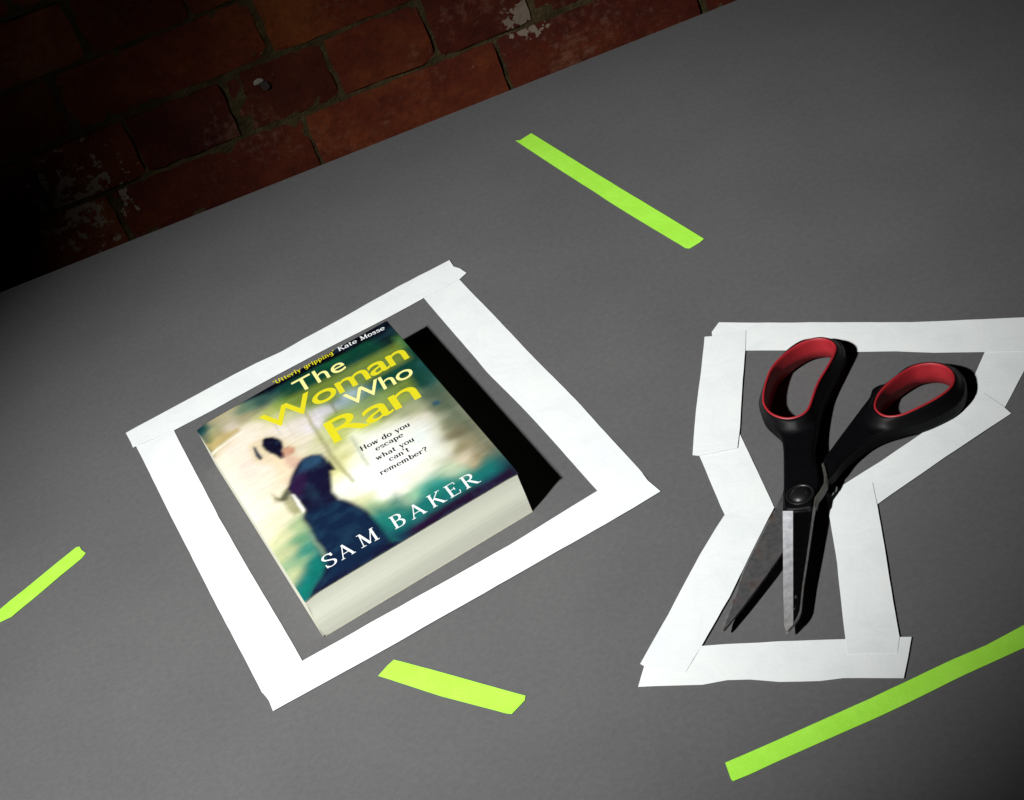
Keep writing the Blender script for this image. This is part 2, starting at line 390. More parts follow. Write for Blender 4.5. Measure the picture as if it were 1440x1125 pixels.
def cover_colors(nu, nv):
    U, V = np.meshgrid(np.linspace(0, 1, nu + 1), np.linspace(0, 1, nv + 1), indexing='ij')
    P = np.array([to_uv(c[0], c[1]) for c in CTRL]); C = np.array([lin(c[2:]) for c in CTRL])
    X, Y = U * BW, V * BH
    rs = np.random.default_rng(3)
    def vnoise(sx, sy, seed, octaves=3):
        out = np.zeros(U.shape); amp = 1.0; tot = 0
        g = np.random.default_rng(seed)
        for o in range(octaves):
            nx_, ny_ = int(BW / sx) + 3, int(BH / sy) + 3
            G_ = g.uniform(-1, 1, (nx_, ny_))
            gx, gy = X / sx, Y / sy
            ix, iy = np.clip(gx.astype(int), 0, nx_ - 2), np.clip(gy.astype(int), 0, ny_ - 2)
            fx, fy = gx - ix, gy - iy; fx = fx * fx * (3 - 2 * fx); fy = fy * fy * (3 - 2 * fy)
            out += amp * ((G_[ix, iy] * (1 - fx) + G_[ix + 1, iy] * fx) * (1 - fy) + (G_[ix, iy + 1] * (1 - fx) + G_[ix + 1, iy + 1] * fx) * fy)
            tot += amp; amp *= 0.5; sx /= 2; sy /= 2
        return out / tot
    X0, Y0 = X, Y
    X = X0 + 2.4 * vnoise(12, 5, 11) + 0.7 * vnoise(2.5, 1.6, 13); Y = Y0 + 1.8 * vnoise(10, 9, 12) + 0.6 * vnoise(2.2, 2.6, 14)
    # slight sideways motion blur of the print: jitter the lookup with smooth streaks
    num = np.zeros(U.shape + (3,)); den = np.zeros(U.shape)
    for (pu, pv), c in zip(P, C):
        d2 = ((X - pu * BW) / 1.25) ** 2 + (Y - pv * BH) ** 2
        wgt = 1 / (d2 + 6.0) ** 2.2
        num += wgt[..., None] * c; den += wgt
    col = num / den[..., None]
    for _ in range(26):
        col[1:-1] = (col[:-2] + 2 * col[1:-1] + col[2:]) / 4
        col[:, 1:-1] = (col[:, :-2] + 2 * col[:, 1:-1] + col[:, 2:]) / 4
    X = X0 + 0.9 * vnoise(16, 9, 11, 2); Y = Y0 + 0.8 * vnoise(10, 9, 12, 2)
    col = np.clip(col, 0, 1) ** 1.10 * 0.75
    # horizontal brush streaks in the print
    st = np.zeros_like(U)
    for k in range(70):
        yc, xc = rs.uniform(0, BH), rs.uniform(0, BW); sg = rs.uniform(0.6, 2.2); sx = rs.uniform(8, 35)
        st += rs.uniform(-1, 1) * np.exp(-((Y - yc) / sg) ** 2 - ((X - xc) / sx) ** 2)
    col *= (1 + 0.08 * np.clip(st, -1.5, 1.5))[..., None]
    up = np.zeros_like(U)
    for k in range(60):
        yc, xc = rs.uniform(0.6 * BH, BH), rs.uniform(0.3 * BW, BW); sg = rs.uniform(6, 20); sx = rs.uniform(0.7, 2.5)
        up += rs.uniform(-1, 1) * np.exp(-((Y - yc) / sg) ** 2 - ((X - xc) / sx) ** 2)
    col *= (1 + 0.28 * np.clip(up, -1.5, 1.5) * np.clip((V - 0.68) / 0.1, 0, 1))[..., None]
    # (painted areas follow)
    # thin ruled lines of the shutters in the upper left
    rm = np.clip((0.36 - U) / 0.10, 0, 1) * np.clip((V - 0.86 - 0.02) / 0.03, 0, 1)
    col *= (1 - rm * 0.62 * (0.5 + 0.5 * np.sin(Y0 * 2 * math.pi / 2.1)))[..., None]
    def soft(poly, blur):
        pts = np.array([to_uv(*p) for p in poly]) * [BW, BH]
        inside = np.zeros(U.shape, bool); dist = np.full(U.shape, 1e9)
        for i in range(len(pts)):
            (x1, y1), (x2, y2) = pts[i], pts[(i + 1) % len(pts)]
            cnd = ((y1 > Y) != (y2 > Y)) & (X < (x2 - x1) * (Y - y1) / ((y2 - y1) or 1e-9) + x1)
            inside ^= cnd
            dx, dy = x2 - x1, y2 - y1; t = np.clip(((X - x1) * dx + (Y - y1) * dy) / (dx * dx + dy * dy + 1e-9), 0, 1)
            dist = np.minimum(dist, np.hypot(X - x1 - t * dx, Y - y1 - t * dy))
        sd = np.where(inside, dist, -dist)
        return np.clip(0.5 + sd / (2 * blur), 0, 1) ** 1.0
    def paint(poly, c, blur, op=1.0):
        nonlocal col
        a = (soft(poly, blur) * op); a = a * a * (3 - 2 * a) if op == 1.0 else a
        col = col * (1 - a[..., None]) + np.array(lin(c)) ** 1.10 * 0.75 * a[..., None]
    Z = lambda L: [(280 + x / 3.75, 600 + y / 3.75) for x, y in L]
    paint([(398, 558), (405, 540), (560, 466), (588, 498), (606, 540), (560, 552), (520, 545), (480, 548), (440, 572), (412, 572)], (12, 66, 50), 6.0, 0.86)
    paint([(300, 583), (345, 560), (545, 450), (552, 460), (480, 500), (410, 535), (360, 560)], (7, 4, 20), 2.4, 1.0)
    paint([(515, 472), (545, 455), (566, 478), (560, 492), (540, 486)], (12, 20, 34), 4.0, 0.75)
    paint([(575, 492), (592, 500), (665, 590), (735, 664), (716, 672), (690, 640), (655, 606), (610, 572), (590, 545)], (38, 78, 66), 6.0, 0.45)
    paint([(552, 476), (566, 470), (575, 486), (560, 494)], (84, 130, 66), 3.0, 0.7)
    paint([(275, 603), (288, 592), (300, 640), (292, 640)], (20, 70, 72), 3.0, 0.6)
    paint([(533, 742), (522, 715), (545, 712), (556, 694), (572, 700), (580, 716), (594, 700), (603, 684), (650, 672), (688, 646), (706, 660), (640, 704), (560, 748)], (24, 122, 110), 5.0, 0.75)
    paint([(585, 752), (606, 725), (640, 700), (700, 672), (718, 655), (731, 666)], (38, 18, 48), 3.4, 0.95)
    paint([(424, 842), (420, 812), (438, 786), (462, 770), (470, 800), (446, 832)], (14, 120, 106), 5.0, 0.75)
    # table edge, posts and far wall lines of the blurred room
    paint(Z([(20, 90), (70, 118), (160, 60), (215, 25), (205, 8), (140, 40), (60, 90), (15, 78)]), (190, 168, 110), 1.6, 0.8)
    paint(Z([(60, 130), (150, 75), (230, 25), (235, 32), (150, 88), (66, 140)]), (255, 245, 225), 1.2, 0.7)
    paint([(421, 572), (425, 570), (470, 640), (500, 678), (496, 681), (464, 645)], (165, 160, 110), 1.2, 0.75)
    paint([(458, 556), (461, 554), (475, 580), (472, 582)], (120, 120, 80), 1.0, 0.7)
    paint([(492, 615), (497, 613), (520, 655), (516, 658)], (150, 160, 125), 1.0, 0.6)
    paint([(497, 612), (600, 585), (630, 640), (535, 676)], (250, 250, 240), 6.0, 0.55)
    paint([(608, 566), (618, 562), (620, 568), (611, 571)], (30, 85, 105), 1.2, 0.8)
    # greenish yellow tint behind the big yellow words
    for q in ([(372, 592), (400, 600), (480, 560), (575, 505), (560, 482), (470, 528), (372, 578)], [(460, 592), (474, 612), (590, 553), (575, 530), (520, 556)]):
        paint(q, (165, 180, 60), 4.0, 0.42)
    # figure
    paint(Z([(262, 100), (300, 80), (330, 60), (390, 45), (470, 80), (520, 110), (500, 150), (455, 180), (400, 210), (340, 200), (290, 190)]), (222, 205, 160), 3.0, 0.7)
    paint(Z([(380, 150), (440, 165), (500, 160), (570, 160), (540, 230), (480, 330), (430, 300), (400, 220)]), (240, 218, 180), 3.0, 0.8)
    paint(Z([(435, 120), (470, 108), (505, 112), (500, 140), (470, 158), (440, 160)]), (196, 140, 112), 1.3, 0.85)
    paint(Z([(380, 360), (420, 372), (450, 330), (500, 300), (520, 380), (540, 450), (500, 470), (460, 430), (440, 400), (395, 400)]), (150, 150, 95), 1.8, 0.75)
    paint(Z([(395, 380), (430, 378), (455, 340), (480, 345), (470, 385), (440, 395)]), (70, 72, 62), 1.2, 0.8)
    paint(Z([(334, 70), (352, 58), (392, 54), (424, 64), (444, 84), (448, 108), (436, 130), (442, 148), (452, 166), (428, 174), (400, 156), (374, 144), (350, 124), (332, 100)]), (18, 14, 42), 1.4)
    paint(Z([(286, 108), (302, 112), (334, 168), (322, 180), (300, 158)]), (22, 30, 62), 1.3)
    paint(Z([(440, 160), (470, 150), (540, 168), (575, 165), (540, 205), (500, 230), (470, 215)]), (214, 176, 150), 2.2, 0.75)
    paint(Z([(432, 130), (446, 140), (452, 165), (436, 160)]), (110, 30, 40), 0.8, 0.6)
    body = [(552, 168), (590, 152), (640, 150), (672, 168), (700, 205), (720, 228), (692, 235), (700, 290), (704, 348), (740, 385), (790, 398), (850, 425), (900, 462), (950, 520), (1000, 575), (1060, 615), (560, 935), (600, 860), (650, 790), (676, 720), (640, 640), (596, 560), (552, 480), (556, 448), (520, 400), (486, 352), (462, 332), (478, 290), (500, 240), (520, 200)]
    for dx, dy, o_ in ((-14, 4, 0.22), (12, -7, 0.14)):
        paint(Z([(x + dx, y + dy) for x, y in body]), (58, 66, 74), 3.2, o_)
    paint(Z(body), (24, 22, 52), 2.1)
    paint(Z([(552, 470), (640, 420), (740, 392), (850, 430), (940, 515), (1010, 590), (900, 690), (720, 800), (640, 840), (670, 740), (610, 590)]), (16, 46, 72), 4.0, 0.7)
    paint(Z([(545, 175), (600, 155), (650, 158), (640, 190), (570, 230), (520, 260)]), (50, 84, 110), 2.2, 0.75)
    paint(Z([(470, 330), (500, 260), (560, 230), (570, 300), (540, 380), (510, 380)]), (58, 30, 72), 3.0, 0.65)
    paint(Z([(690, 180), (716, 226), (690, 232), (676, 200)]), (14, 14, 34), 0.8, 0.8)
    paint(Z([(488, 358), (504, 362), (556, 440), (548, 456), (520, 420)]), (255, 252, 238), 0.7, 0.95)
    paint(Z([(572, 560), (600, 570), (672, 676), (652, 690)]), (140, 160, 130), 1.4, 0.7)
    paint(Z([(900, 470), (960, 510), (1050, 600), (1020, 610)]), (30, 120, 110), 1.8, 0.5)
    # broken tone of the print: fine horizontal smears and mottling, then a short sideways smear
    tone = 1 + 0.09 * vnoise(16, 2.4, 21, 4) + 0.20 * vnoise(5, 1.2, 22, 3) * np.clip(1 - col.mean(-1) * 1.2, 0.15, 1)
    dark = np.clip(1 - col.mean(-1) * 2.2, 0, 1)
    col = col * tone[..., None]
    col = col + dark[..., None] * np.clip(vnoise(9, 7, 31, 4), 0, 1)[..., None] * np.array([0.006, 0.022, 0.030])
    for _ in range(2):
        col[1:-1] = (col[:-2] + 2 * col[1:-1] + col[2:]) / 4
        col[:, 1:-1] = (col[:, :-2] + 2 * col[:, 1:-1] + col[:, 2:]) / 4
    return np.clip(col * np.array([0.97, 0.99, 1.07]), 0, 1)

def build_cover():
    nu, nv = 300, 430
    col = cover_colors(nu, nv)
    us, vs_ = np.linspace(0, 1, nu + 1), np.linspace(0, 1, nv + 1)
    verts = []
    for u in us:
        for v in vs_:
            p = uv_pt(u, v, T + droop(u, v))
            verts.append((p - Vector(book.location) / MM) * MM)
    idx = lambda a, b: a * (nv + 1) + b
    faces = [(idx(a, b), idx(a + 1, b), idx(a + 1, b + 1), idx(a, b + 1)) for a in range(nu) for b in range(nv)]
    me = bpy.data.meshes.new('front_cover'); me.from_pydata([tuple(v) for v in verts], [], faces)
    ca = me.color_attributes.new('print', 'FLOAT_COLOR', 'POINT')
    rgba = np.ones(((nu + 1) * (nv + 1), 4), np.float32); rgba[:, :3] = col.reshape(-1, 3)
    ca.data.foreach_set('color', rgba.ravel())
    t = NT('printed_cover'); a = t.new('ShaderNodeAttribute', attribute_name='print')
    f = t.noise(t.coord(), 900, 3, 0.7)
    c = t.mix(1.0, a.outputs['Color'], t.ramp(f, [(0.3, (0.93, 0.93, 0.93)), (0.7, (1.0, 1.0, 1.0))]), 'MULTIPLY')
    t.done(c, 0.38, 0, 0.4, t.bump(t.noise(t.coord(), 18, 2), 0.08, 0.002))
    ob = bpy.data.objects.new('front_cover', me); COL.objects.link(ob); me.materials.append(t.m); ob.parent = book
    for p in me.polygons: p.use_smooth = True
    md = ob.modifiers.new('thick', 'SOLIDIFY'); md.thickness = 0.0004; md.offset = -1
    return ob
cover = build_cover()

def bp(u, v, z): return (uv_pt(u, v, z) - Vector(book.location) / MM) * MM
# page block: outline with a rounded spine, slightly inside the covers
def page_block():
    bm = bmesh.new(); nz = 14; rings = []
    N = 40
    for k in range(nz + 1):
        s = k / nz; ring = []
        for (a, b, n) in (((0.0035, 0.0022), (0.992, 0.0022), N), ((0.992, 0.0022), (0.992, 0.9978), 20), ((0.992, 0.9978), (0.0035, 0.9978), N), ((0.0035, 0.9978), (0.0035, 0.0022), 20)):
            for i in range(n):
                t = i / n; u = a[0] + (b[0] - a[0]) * t; v = a[1] + (b[1] - a[1]) * t
                z = 0.6 + s * (T - 1.1 - 0.6)
                top = T - 0.65 + droop(u, v)
                z = 0.6 + s * (top - 0.6)
                if u * BW < 9 and s < 0.5: z += (1 - u * BW / 9) ** 2 * 0.9 * (1 - 2 * s)
                ring.append(bm.verts.new(bp(u, v + 0.0012 * math.sin(s * 9 + 1) * (1 if v < .5 else -1) * 0.6, z)))
        rings.append(ring)
    L = len(rings[0])
    for k in range(nz):
        for i in range(L):
            bm.faces.new((rings[k][i], rings[k][(i + 1) % L], rings[k + 1][(i + 1) % L], rings[k + 1][i]))
    bm.faces.new(list(reversed(rings[0]))); bm.faces.new(rings[-1])
    me = bpy.data.meshes.new('page_block'); bm.to_mesh(me); bm.free()
    t = NT('page_edges'); v = t.coord(scale=(1.0, 1.0, 170))
    a = t.noise(v, 5, 6, 0.7); b = t.noise(t.coord(scale=(1, 1, 60)), 12, 3)
    c = t.ramp(a, [(0.28, (0.55, 0.56, 0.455)), (0.5, (0.64, 0.65, 0.54)), (0.7, (0.68, 0.68, 0.58))])
    c = t.mix(1.0, c, t.ramp(b, [(0.3, (0.99, 0.99, 0.99)), (0.7, (1.0, 1.0, 1.0))]), 'MULTIPLY')
    n = t.bump(a, 0.22, 0.0004)
    t.done(c, 0.8, 0, 0.2, n)
    ob = bpy.data.objects.new('page_block', me); COL.objects.link(ob); me.materials.append(t.m); ob.parent = book
    smooth_by_angle(ob, 40)
page_block()
M_cov = flat('back_card', (0.30, 0.30, 0.24), 0.5)
def sheet(name, us, z0, z1, mat, vs=(0, 1)):
    bm = bmesh.new(); nn = 24; A = []
    for i in range(nn + 1):
        u = us[0] + (us[1] - us[0]) * i / nn
        A.append([bm.verts.new(bp(u, vs[j], z)) for j, z in ((0, z0), (1, z0), (1, z1), (0, z1))])
    for i in range(nn):
        for j in range(4): bm.faces.new((A[i][j], A[i + 1][j], A[i + 1][(j + 1) % 4], A[i][(j + 1) % 4]))
    bm.faces.new(A[0]); bm.faces.new(list(reversed(A[-1]))); bmesh.ops.recalc_face_normals(bm, faces=bm.faces)
    me = bpy.data.meshes.new(name); bm.to_mesh(me); bm.free()
    ob = bpy.data.objects.new(name, me); COL.objects.link(ob); me.materials.append(mat); ob.parent = book
sheet('back_cover', (0.012, 0.992), 0.12, 0.5, M_cov)
# spine: bowed card strip joining the two covers
bm = bmesh.new(); A = []
for k in range(13):
    s = k / 12; z = 0.55 + s * (T - 2.35 - 0.55); bow = -0.0008
    A.append([bm.verts.new(bp(u - bow, v, z)) for u, v in ((0, 0.0024), (0, 0.9976), (0.004, 0.9976), (0.004, 0.0024))])
for k in range(12):
    for j in range(4): bm.faces.new((A[k][j], A[k][(j + 1) % 4], A[k + 1][(j + 1) % 4], A[k + 1][j]))
bm.faces.new(A[0]); bm.faces.new(A[-1]); bmesh.ops.recalc_face_normals(bm, faces=bm.faces)
me = bpy.data.meshes.new('spine'); bm.to_mesh(me); bm.free()
ob = bpy.data.objects.new('spine', me); COL.objects.link(ob); me.materials.append(flat('spine_card', (0.52, 0.52, 0.42), 0.6)); ob.parent = book

# ---- printed lettering, mapped to the cover by its baseline
def place(P0, P1, cap_px, up_u_shift=0):
    u0, v0 = to_uv(*P0); u1, v1 = to_uv(*P1)
    a = Vector((u0 * BW, v0 * BH)); b = Vector((u1 * BW, v1 * BH))
    e = (b - a); n = Vector((-e.y, e.x)).normalized()
    # cap height: photo pixels -> mm along the book's upright direction
    px, py = P0[0] + (P1[0] - P0[0]) / 2, P0[1] + (P1[1] - P0[1]) / 2
    q0 = Vector(to_uv(px, py)); q0 = Vector((q0.x * BW, q0.y * BH))
    best = None
    for k in range(-30, 31):
        d = math.radians(-123 + k); q = Vector(to_uv(px + math.cos(d) * cap_px, py + math.sin(d) * cap_px)); q = Vector((q.x * BW, q.y * BH)) - q0
        if best is None or abs(q.normalized().dot(e.normalized())) < best[0]: best = (abs(q.normalized().dot(e.normalized())), q.length)
    h = best[1]
    return lambda x, y: (a + e * x + n * (h * y)), h, e.length

def cover_mesh(name, polys, mat, lift):
    "polys: vertex lists (mm on the cover) and faces"
    verts, faces = polys
    out = []
    for i, (X, Y, dz) in enumerate(verts):
        u, v = X / BW, Y / BH
        out.append(tuple(bp(u, v, T + droop(u, v) + lift + dz)))
    me = bpy.data.meshes.new(name); me.from_pydata(out, [], faces)
    bm = bmesh.new(); bm.from_mesh(me)
    for f in bm.faces:
        if f.normal.z < 0: f.normal_flip()
    bm.to_mesh(me); bm.free()
    ob = bpy.data.objects.new(name, me); COL.objects.link(ob); me.materials.append(mat); ob.parent = book
    return ob

def sans_word(name, text, P0, P1, cap_px, mat, bold=0.0, space=1.0, lift=0.06):
    f, h, L = place(P0, P1, cap_px)
    c = bpy.data.curves.new('tmp', 'FONT'); c.body = text; c.size = 1; c.offset = bold; c.space_character = space; c.resolution_u = 6
    o = bpy.data.objects.new('tmp', c); COL.objects.link(o)
    dg = bpy.context.evaluated_depsgraph_get(); dg.update()
    me = bpy.data.meshes.new_from_object(o.evaluated_get(dg))
    co = np.array([v.co[:] for v in me.vertices]); x0, x1 = co[:, 0].min(), co[:, 0].max()
    cap = 0.729
    verts = []
    for x, y, _ in co:
        p = f((x - x0) / (x1 - x0), y / cap); verts.append((p.x, p.y, 0))
    faces = [tuple(p.vertices) for p in me.polygons]
    bpy.data.objects.remove(o); bpy.data.curves.remove(c); bpy.data.meshes.remove(me)
    return cover_mesh(name, (verts, faces), mat, lift)

M_yel = flat('yellow_ink', (0.54, 0.49, 0.012), 0.4, 0, 0.4, 0.03)
M_pal = flat('pale_yellow_ink', (0.66, 0.63, 0.24), 0.4, 0, 0.4, 0.03)
M_wht = flat('white_ink', (0.62, 0.65, 0.65), 0.4, 0, 0.4, 0.03)
M_blk = flat('black_ink', (0.015, 0.015, 0.02), 0.4)
sans_word('title_word', 'The', (419, 555), (488, 518), 19.5, M_pal, 0.004, 1.0)
sans_word('title_word', 'Woman', (376, 609), (576, 502.5), 25.5, M_yel, 0.010, 0.9, 0.07)
sans_word('title_word', 'Who', (491, 573.5), (583, 527), 20, M_pal, 0.004, 0.92, 0.08)
sans_word('title_word', 'Ran', (471, 624), (593, 558), 33.5, M_yel, 0.005, 0.9, 0.09)

# serif letters drawn stroke by stroke (cap height 1)
def arc(cx, cy, rx, ry, a0, a1, n=10):
    return [(cx + rx * math.cos(math.radians(a0 + (a1 - a0) * i / n)), cy + ry * math.sin(math.radians(a0 + (a1 - a0) * i / n))) for i in range(n + 1)]
XH = 0.66
def S(x, y0, y1, left=0.10, right=0.10, tk='T', b0=True, b1=True):
    r = [(((x, y0), (x, y1)), tk)]
    if b0: r.append((((x - left, y0 + .02), (x + right, y0 + .02)), 't'))
    if b1: r.append((((x - left, y1 - .02), (x + (right if b1 is True else 0.02), y1 - .02)), 't'))
    return r
G = {
 'A': (0.86, [(((.10, 0), (.43, 1)), 't'), (((.41, 1), (.76, 0)), 'T'), (((.20, .34), (.64, .34)), 't'), (((0, .02), (.22, .02)), 't'), (((.62, .02), (.88, .02)), 't')]),
 'B': (0.70, S(.16, 0, 1, .14, .05) + [([(.16, .98)] + arc(.34, .75, .22, .23, 90, -90) + [(.16, .52)], 'v'), ([(.16, .52)] + arc(.38, .27, .25, .25, 90, -90) + [(.16, .02)], 'v')]),
 'E': (0.66, S(.16, 0, 1, .14, .05) + [(((.16, .98), (.60, .98), (.60, .80)), 't'), (((.16, .52), (.46, .52)), 't'), (((.46, .62), (.46, .42)), 't'), (((.16, .02), (.62, .02), (.66, .24)), 't')]),
 'H': (0.92, S(.18, 0, 1) + S(.72, 0, 1) + [(((.18, .5), (.72, .5)), 't')]),
 'K': (0.82, S(.16, 0, 1, .13, .13) + [(((.18, .42), (.66, .98)), 't'), (((.34, .58), (.72, .02)), 'T'), (((.54, .98), (.80, .98)), 't'), (((.60, .02), (.88, .02)), 't')]),
 'M': (1.04, [(((.16, 0), (.20, 1)), 't'), (((.20, 1), (.52, .04)), 'T'), (((.52, .04), (.84, 1)), 't'), (((.84, 1), (.88, 0)), 'T'), (((.02, .02), (.30, .02)), 't'), (((.74, .02), (1.02, .02)), 't'), (((.06, .98), (.22, .98)), 't'), (((.82, .98), (.98, .98)), 't')]),
 'R': (0.82, S(.16, 0, 1, .14, .12) + [([(.16, .98)] + arc(.36, .75, .24, .23, 90, -90) + [(.16, .52)], 'v'), (((.34, .52), (.70, .04)), 'T'), (((.66, .02), (.88, .02)), 't')]),
 'S': (0.60, [([(.52, .74)] + arc(.30, .77, .22, .21, 20, 190, 8) + [(.14, .62), (.46, .42)] + arc(.30, .25, .24, .23, 30, -160, 10), 'v'), (((.53, .98), (.53, .72)), 't'), (((.07, .02), (.06, .30)), 't')]),
 'U': (0.9, [([(.18, .98), (.18, .35)] + arc(.45, .32, .27, .30, 180, 360) + [(.72, .98)], 'v'), (((.04, .98), (.32, .98)), 't'), (((.60, .98), (.86, .98)), 't')]),
 'a': (0.62, [([(.12, .52)] + arc(.30, .46, .18, .18, 140, 0, 6) + [(.48, .02)], 'v'), (arc(.28, .20, .20, .19, 60, 380, 12), 'v'), (((.46, .02), (.60, .02)), 't')]),
 'b': (0.64, S(.15, 0, 1, .12, .04, b0=False) + [(arc(.33, .33, .22, .31, 0, 360, 14), 'v')]),
 'c': (0.58, [(arc(.32, .33, .25, .31, 45, 320, 12), 'v'), (((.50, .60), (.50, .42)), 'T')]),
 'd': (0.66, S(.50, 0, 1, .10, .10) + [(arc(.29, .33, .22, .31, 0, 360, 14), 'v')]),
 'e': (0.60, [(arc(.31, .33, .25, .31, 0, 320, 14), 'v'), (((.08, .35), (.56, .35)), 't')]),
 'g': (0.64, [(arc(.29, .38, .21, .26, 0, 360, 14), 'v'), ([(.50, .62), (.50, -.1)] + arc(.30, -.12, .20, .16, 0, -150, 6), 'v'), (((.44, .64), (.62, .64)), 't')]),
 'h': (0.70, S(.15, 0, 1, .12, .10) + [([(.15, .45)] + arc(.34, .42, .19, .22, 140, 0, 6) + [(.53, 0)], 'v'), (((.42, .02), (.66, .02)), 't')]),
 'i': (0.34, S(.17, 0, XH, .12, .12) + [(((.17, .80), (.17, .95)), 'T')]),
 'l': (0.34, S(.17, 0, 1, .12, .12)),
 'm': (1.02, S(.15, 0, XH, .12, .10) + [([(.15, .45)] + arc(.31, .42, .17, .22, 140, 0, 6) + [(.48, 0)], 'v'), ([(.48, .45)] + arc(.65, .42, .18, .22, 140, 0, 6) + [(.83, 0)], 'v'), (((.38, .02), (.58, .02)), 't'), (((.73, .02), (.96, .02)), 't')]),
 'n': (0.70, S(.15, 0, XH, .12, .10) + [([(.15, .45)] + arc(.34, .42, .19, .22, 140, 0, 6) + [(.53, 0)], 'v'), (((.42, .02), (.66, .02)), 't')]),
 'o': (0.62, [(arc(.31, .33, .25, .31, 0, 360, 16), 'v')]),
 'p': (0.66, S(.15, -.32, XH, .12, .10) + [(arc(.34, .33, .22, .31, 0, 360, 14), 'v')]),
 'r': (0.52, S(.15, 0, XH, .12, .12) + [([(.15, .42)] + arc(.33, .44, .17, .18, 150, 40, 5), 'v'), (((.46, .60), (.46, .48)), 'T')]),
 's': (0.52, [([(.43, .50)] + arc(.25, .50, .17, .14, 20, 190, 6) + [(.38, .27)] + arc(.25, .15, .19, .14, 30, -160, 8), 'v'), (((.44, .64), (.44, .48)), 't')]),
 't': (0.46, [([(.18, .88), (.18, .15)] + arc(.30, .14, .12, .12, 180, 320, 5), 'v'), (((.04, .64), (.40, .64)), 't')]),
 'u': (0.70, [([(.15, .64), (.15, .22)] + arc(.33, .20, .18, .19, 180, 320, 6), 'v'), (((.53, .64), (.53, .0)), 'T'), (((.04, .64), (.17, .64)), 't'), (((.42, .64), (.55, .64)), 't'), (((.53, .02), (.66, .02)), 't')]),
 'w': (0.90, [(((.10, .66), (.28, 0)), 'T'), (((.28, 0), (.44, .66)), 't'), (((.44, .66), (.62, 0)), 'T'), (((.62, 0), (.80, .66)), 't'), (((0, .64), (.22, .64)), 't'), (((.68, .64), (.90, .64)), 't')]),
 'y': (0.66, [(((.10, .66), (.34, 0)), 'T'), (((.58, .66), (.30, -.20), (.14, -.30)), 't'), (((0, .64), (.22, .64)), 't'), (((.46, .64), (.68, .64)), 't')]),
 '?': (0.54, [([(.08, .78)] + arc(.27, .77, .19, .21, 170, -60, 10) + [(.27, .44), (.27, .28)], 'v'), (((.27, .02), (.27, .16)), 'T')]),
 "'": (0.26, [(((.13, 1), (.11, .74)), 'T')]),
 ' ': (0.42, []),
}
def serif(name, text, P0, P1, cap_px, mat, thick, thin, lift=0.07, gap=0.06, verts=None, faces=None, seq=0, finish=True):
    f, h, L = place(P0, P1, cap_px)
    adv = []; x = 0
    for ch in text: adv.append(x); x += G[ch][0] + gap
    tot = x - gap
    sx = L / (tot * h)          # how far the face is stretched sideways
    verts = [] if verts is None else verts; faces = [] if faces is None else faces
    k = seq
    for ch, ax in zip(text, adv):
        for pts, kind in G[ch][1]:
            k += 1
            P = []
            for (x, y) in pts:
                q = f((x + ax) / tot, y)
                if not P or (q - P[-1]).length > 1e-4: P.append(q)
            n = len(P); Lf = []; Rt = []
            upd = (f(0, 1) - f(0, 0)).normalized()
            closed = (P[0] - P[-1]).length < 1e-3
            for i in range(n):
                a = P[i - 1] if i else (P[n - 2] if closed else P[0]); b = P[i + 1] if i < n - 1 else (P[1] if closed else P[n - 1])
                d = (b - a).normalized(); nn = Vector((-d.y, d.x))
                if kind == 'T': wd = thick
                elif kind == 't': wd = thin
                else: wd = thin + (thick - thin) * abs(d.dot(upd)) ** 1.3
                Lf.append(P[i] + nn * wd * h / 2); Rt.append(P[i] - nn * wd * h / 2)
            s0 = len(verts); dz = (k % 7) * 0.012
            for a, b in zip(Lf, Rt): verts.append((a.x, a.y, dz)); verts.append((b.x, b.y, dz))
            for i in range(n - 1): faces.append((s0 + 2 * i, s0 + 2 * i + 1, s0 + 2 * i + 3, s0 + 2 * i + 2))
    if finish: return cover_mesh(name, (verts, faces), mat, lift)
    return verts, faces, k
# author line, each letter set apart
V, Fc, k = None, None, 0
for ch, a, b in (('S', (460, 801), (476.5, 791)), ('A', (481, 788.5), (500.5, 777)), ('M', (508.5, 772), (535, 757.5)), ('B', (556, 745.5), (573, 736)),
                 ('A', (580.5, 732), (601, 720.5)), ('K', (609, 715.5), (628, 705)), ('E', (634, 701.5), (649.5, 692.5)), ('R', (656, 689), (675.5, 678))):
    V, Fc, k = serif('x', ch, a, b, 18.6, None, 0.125, 0.05, verts=V, faces=Fc, seq=k, finish=False)
cover_mesh('author_line', (V, Fc), M_wht, 0.07)
V, Fc, k = None, None, 0
for txt, a, b in (('How do you', (508.5, 635.5), (577.5, 599)), ('escape', (530, 635), (568, 614)), ('what you', (530.5, 648.5), (583.5, 620)),
                  ("can't", (549, 649.5), (577, 634.5)), ('remember?', (536, 669), (602, 634))):
    V, Fc, k = serif('x', txt, a, b, 6.8, None, 0.19, 0.08, verts=V, faces=Fc, seq=k, finish=False)
cover_mesh('tagline', (V, Fc), M_blk, 0.07)
serif('quotation', "'Utterly gripping'", (386, 542), (472, 497), 5.4, M_yel, 0.16, 0.08)
serif('quoted_name', 'Kate Mosse', (477, 494.5), (541.5, 463), 5.6, M_wht, 0.18, 0.09)

# ------------------------------------------------------------------ scissors
sciss = empty('scissors', at(1121, 693, 0) * MM)
tag(sciss, 'open scissors with black handles, red grips and rust spotted blades', 'scissors')
SO = Vector(sciss.location)
def child(name, me, mat, parent=sciss):
    ob = bpy.data.objects.new(name, me); COL.objects.link(ob); me.materials.append(mat); ob.parent = parent
    return ob

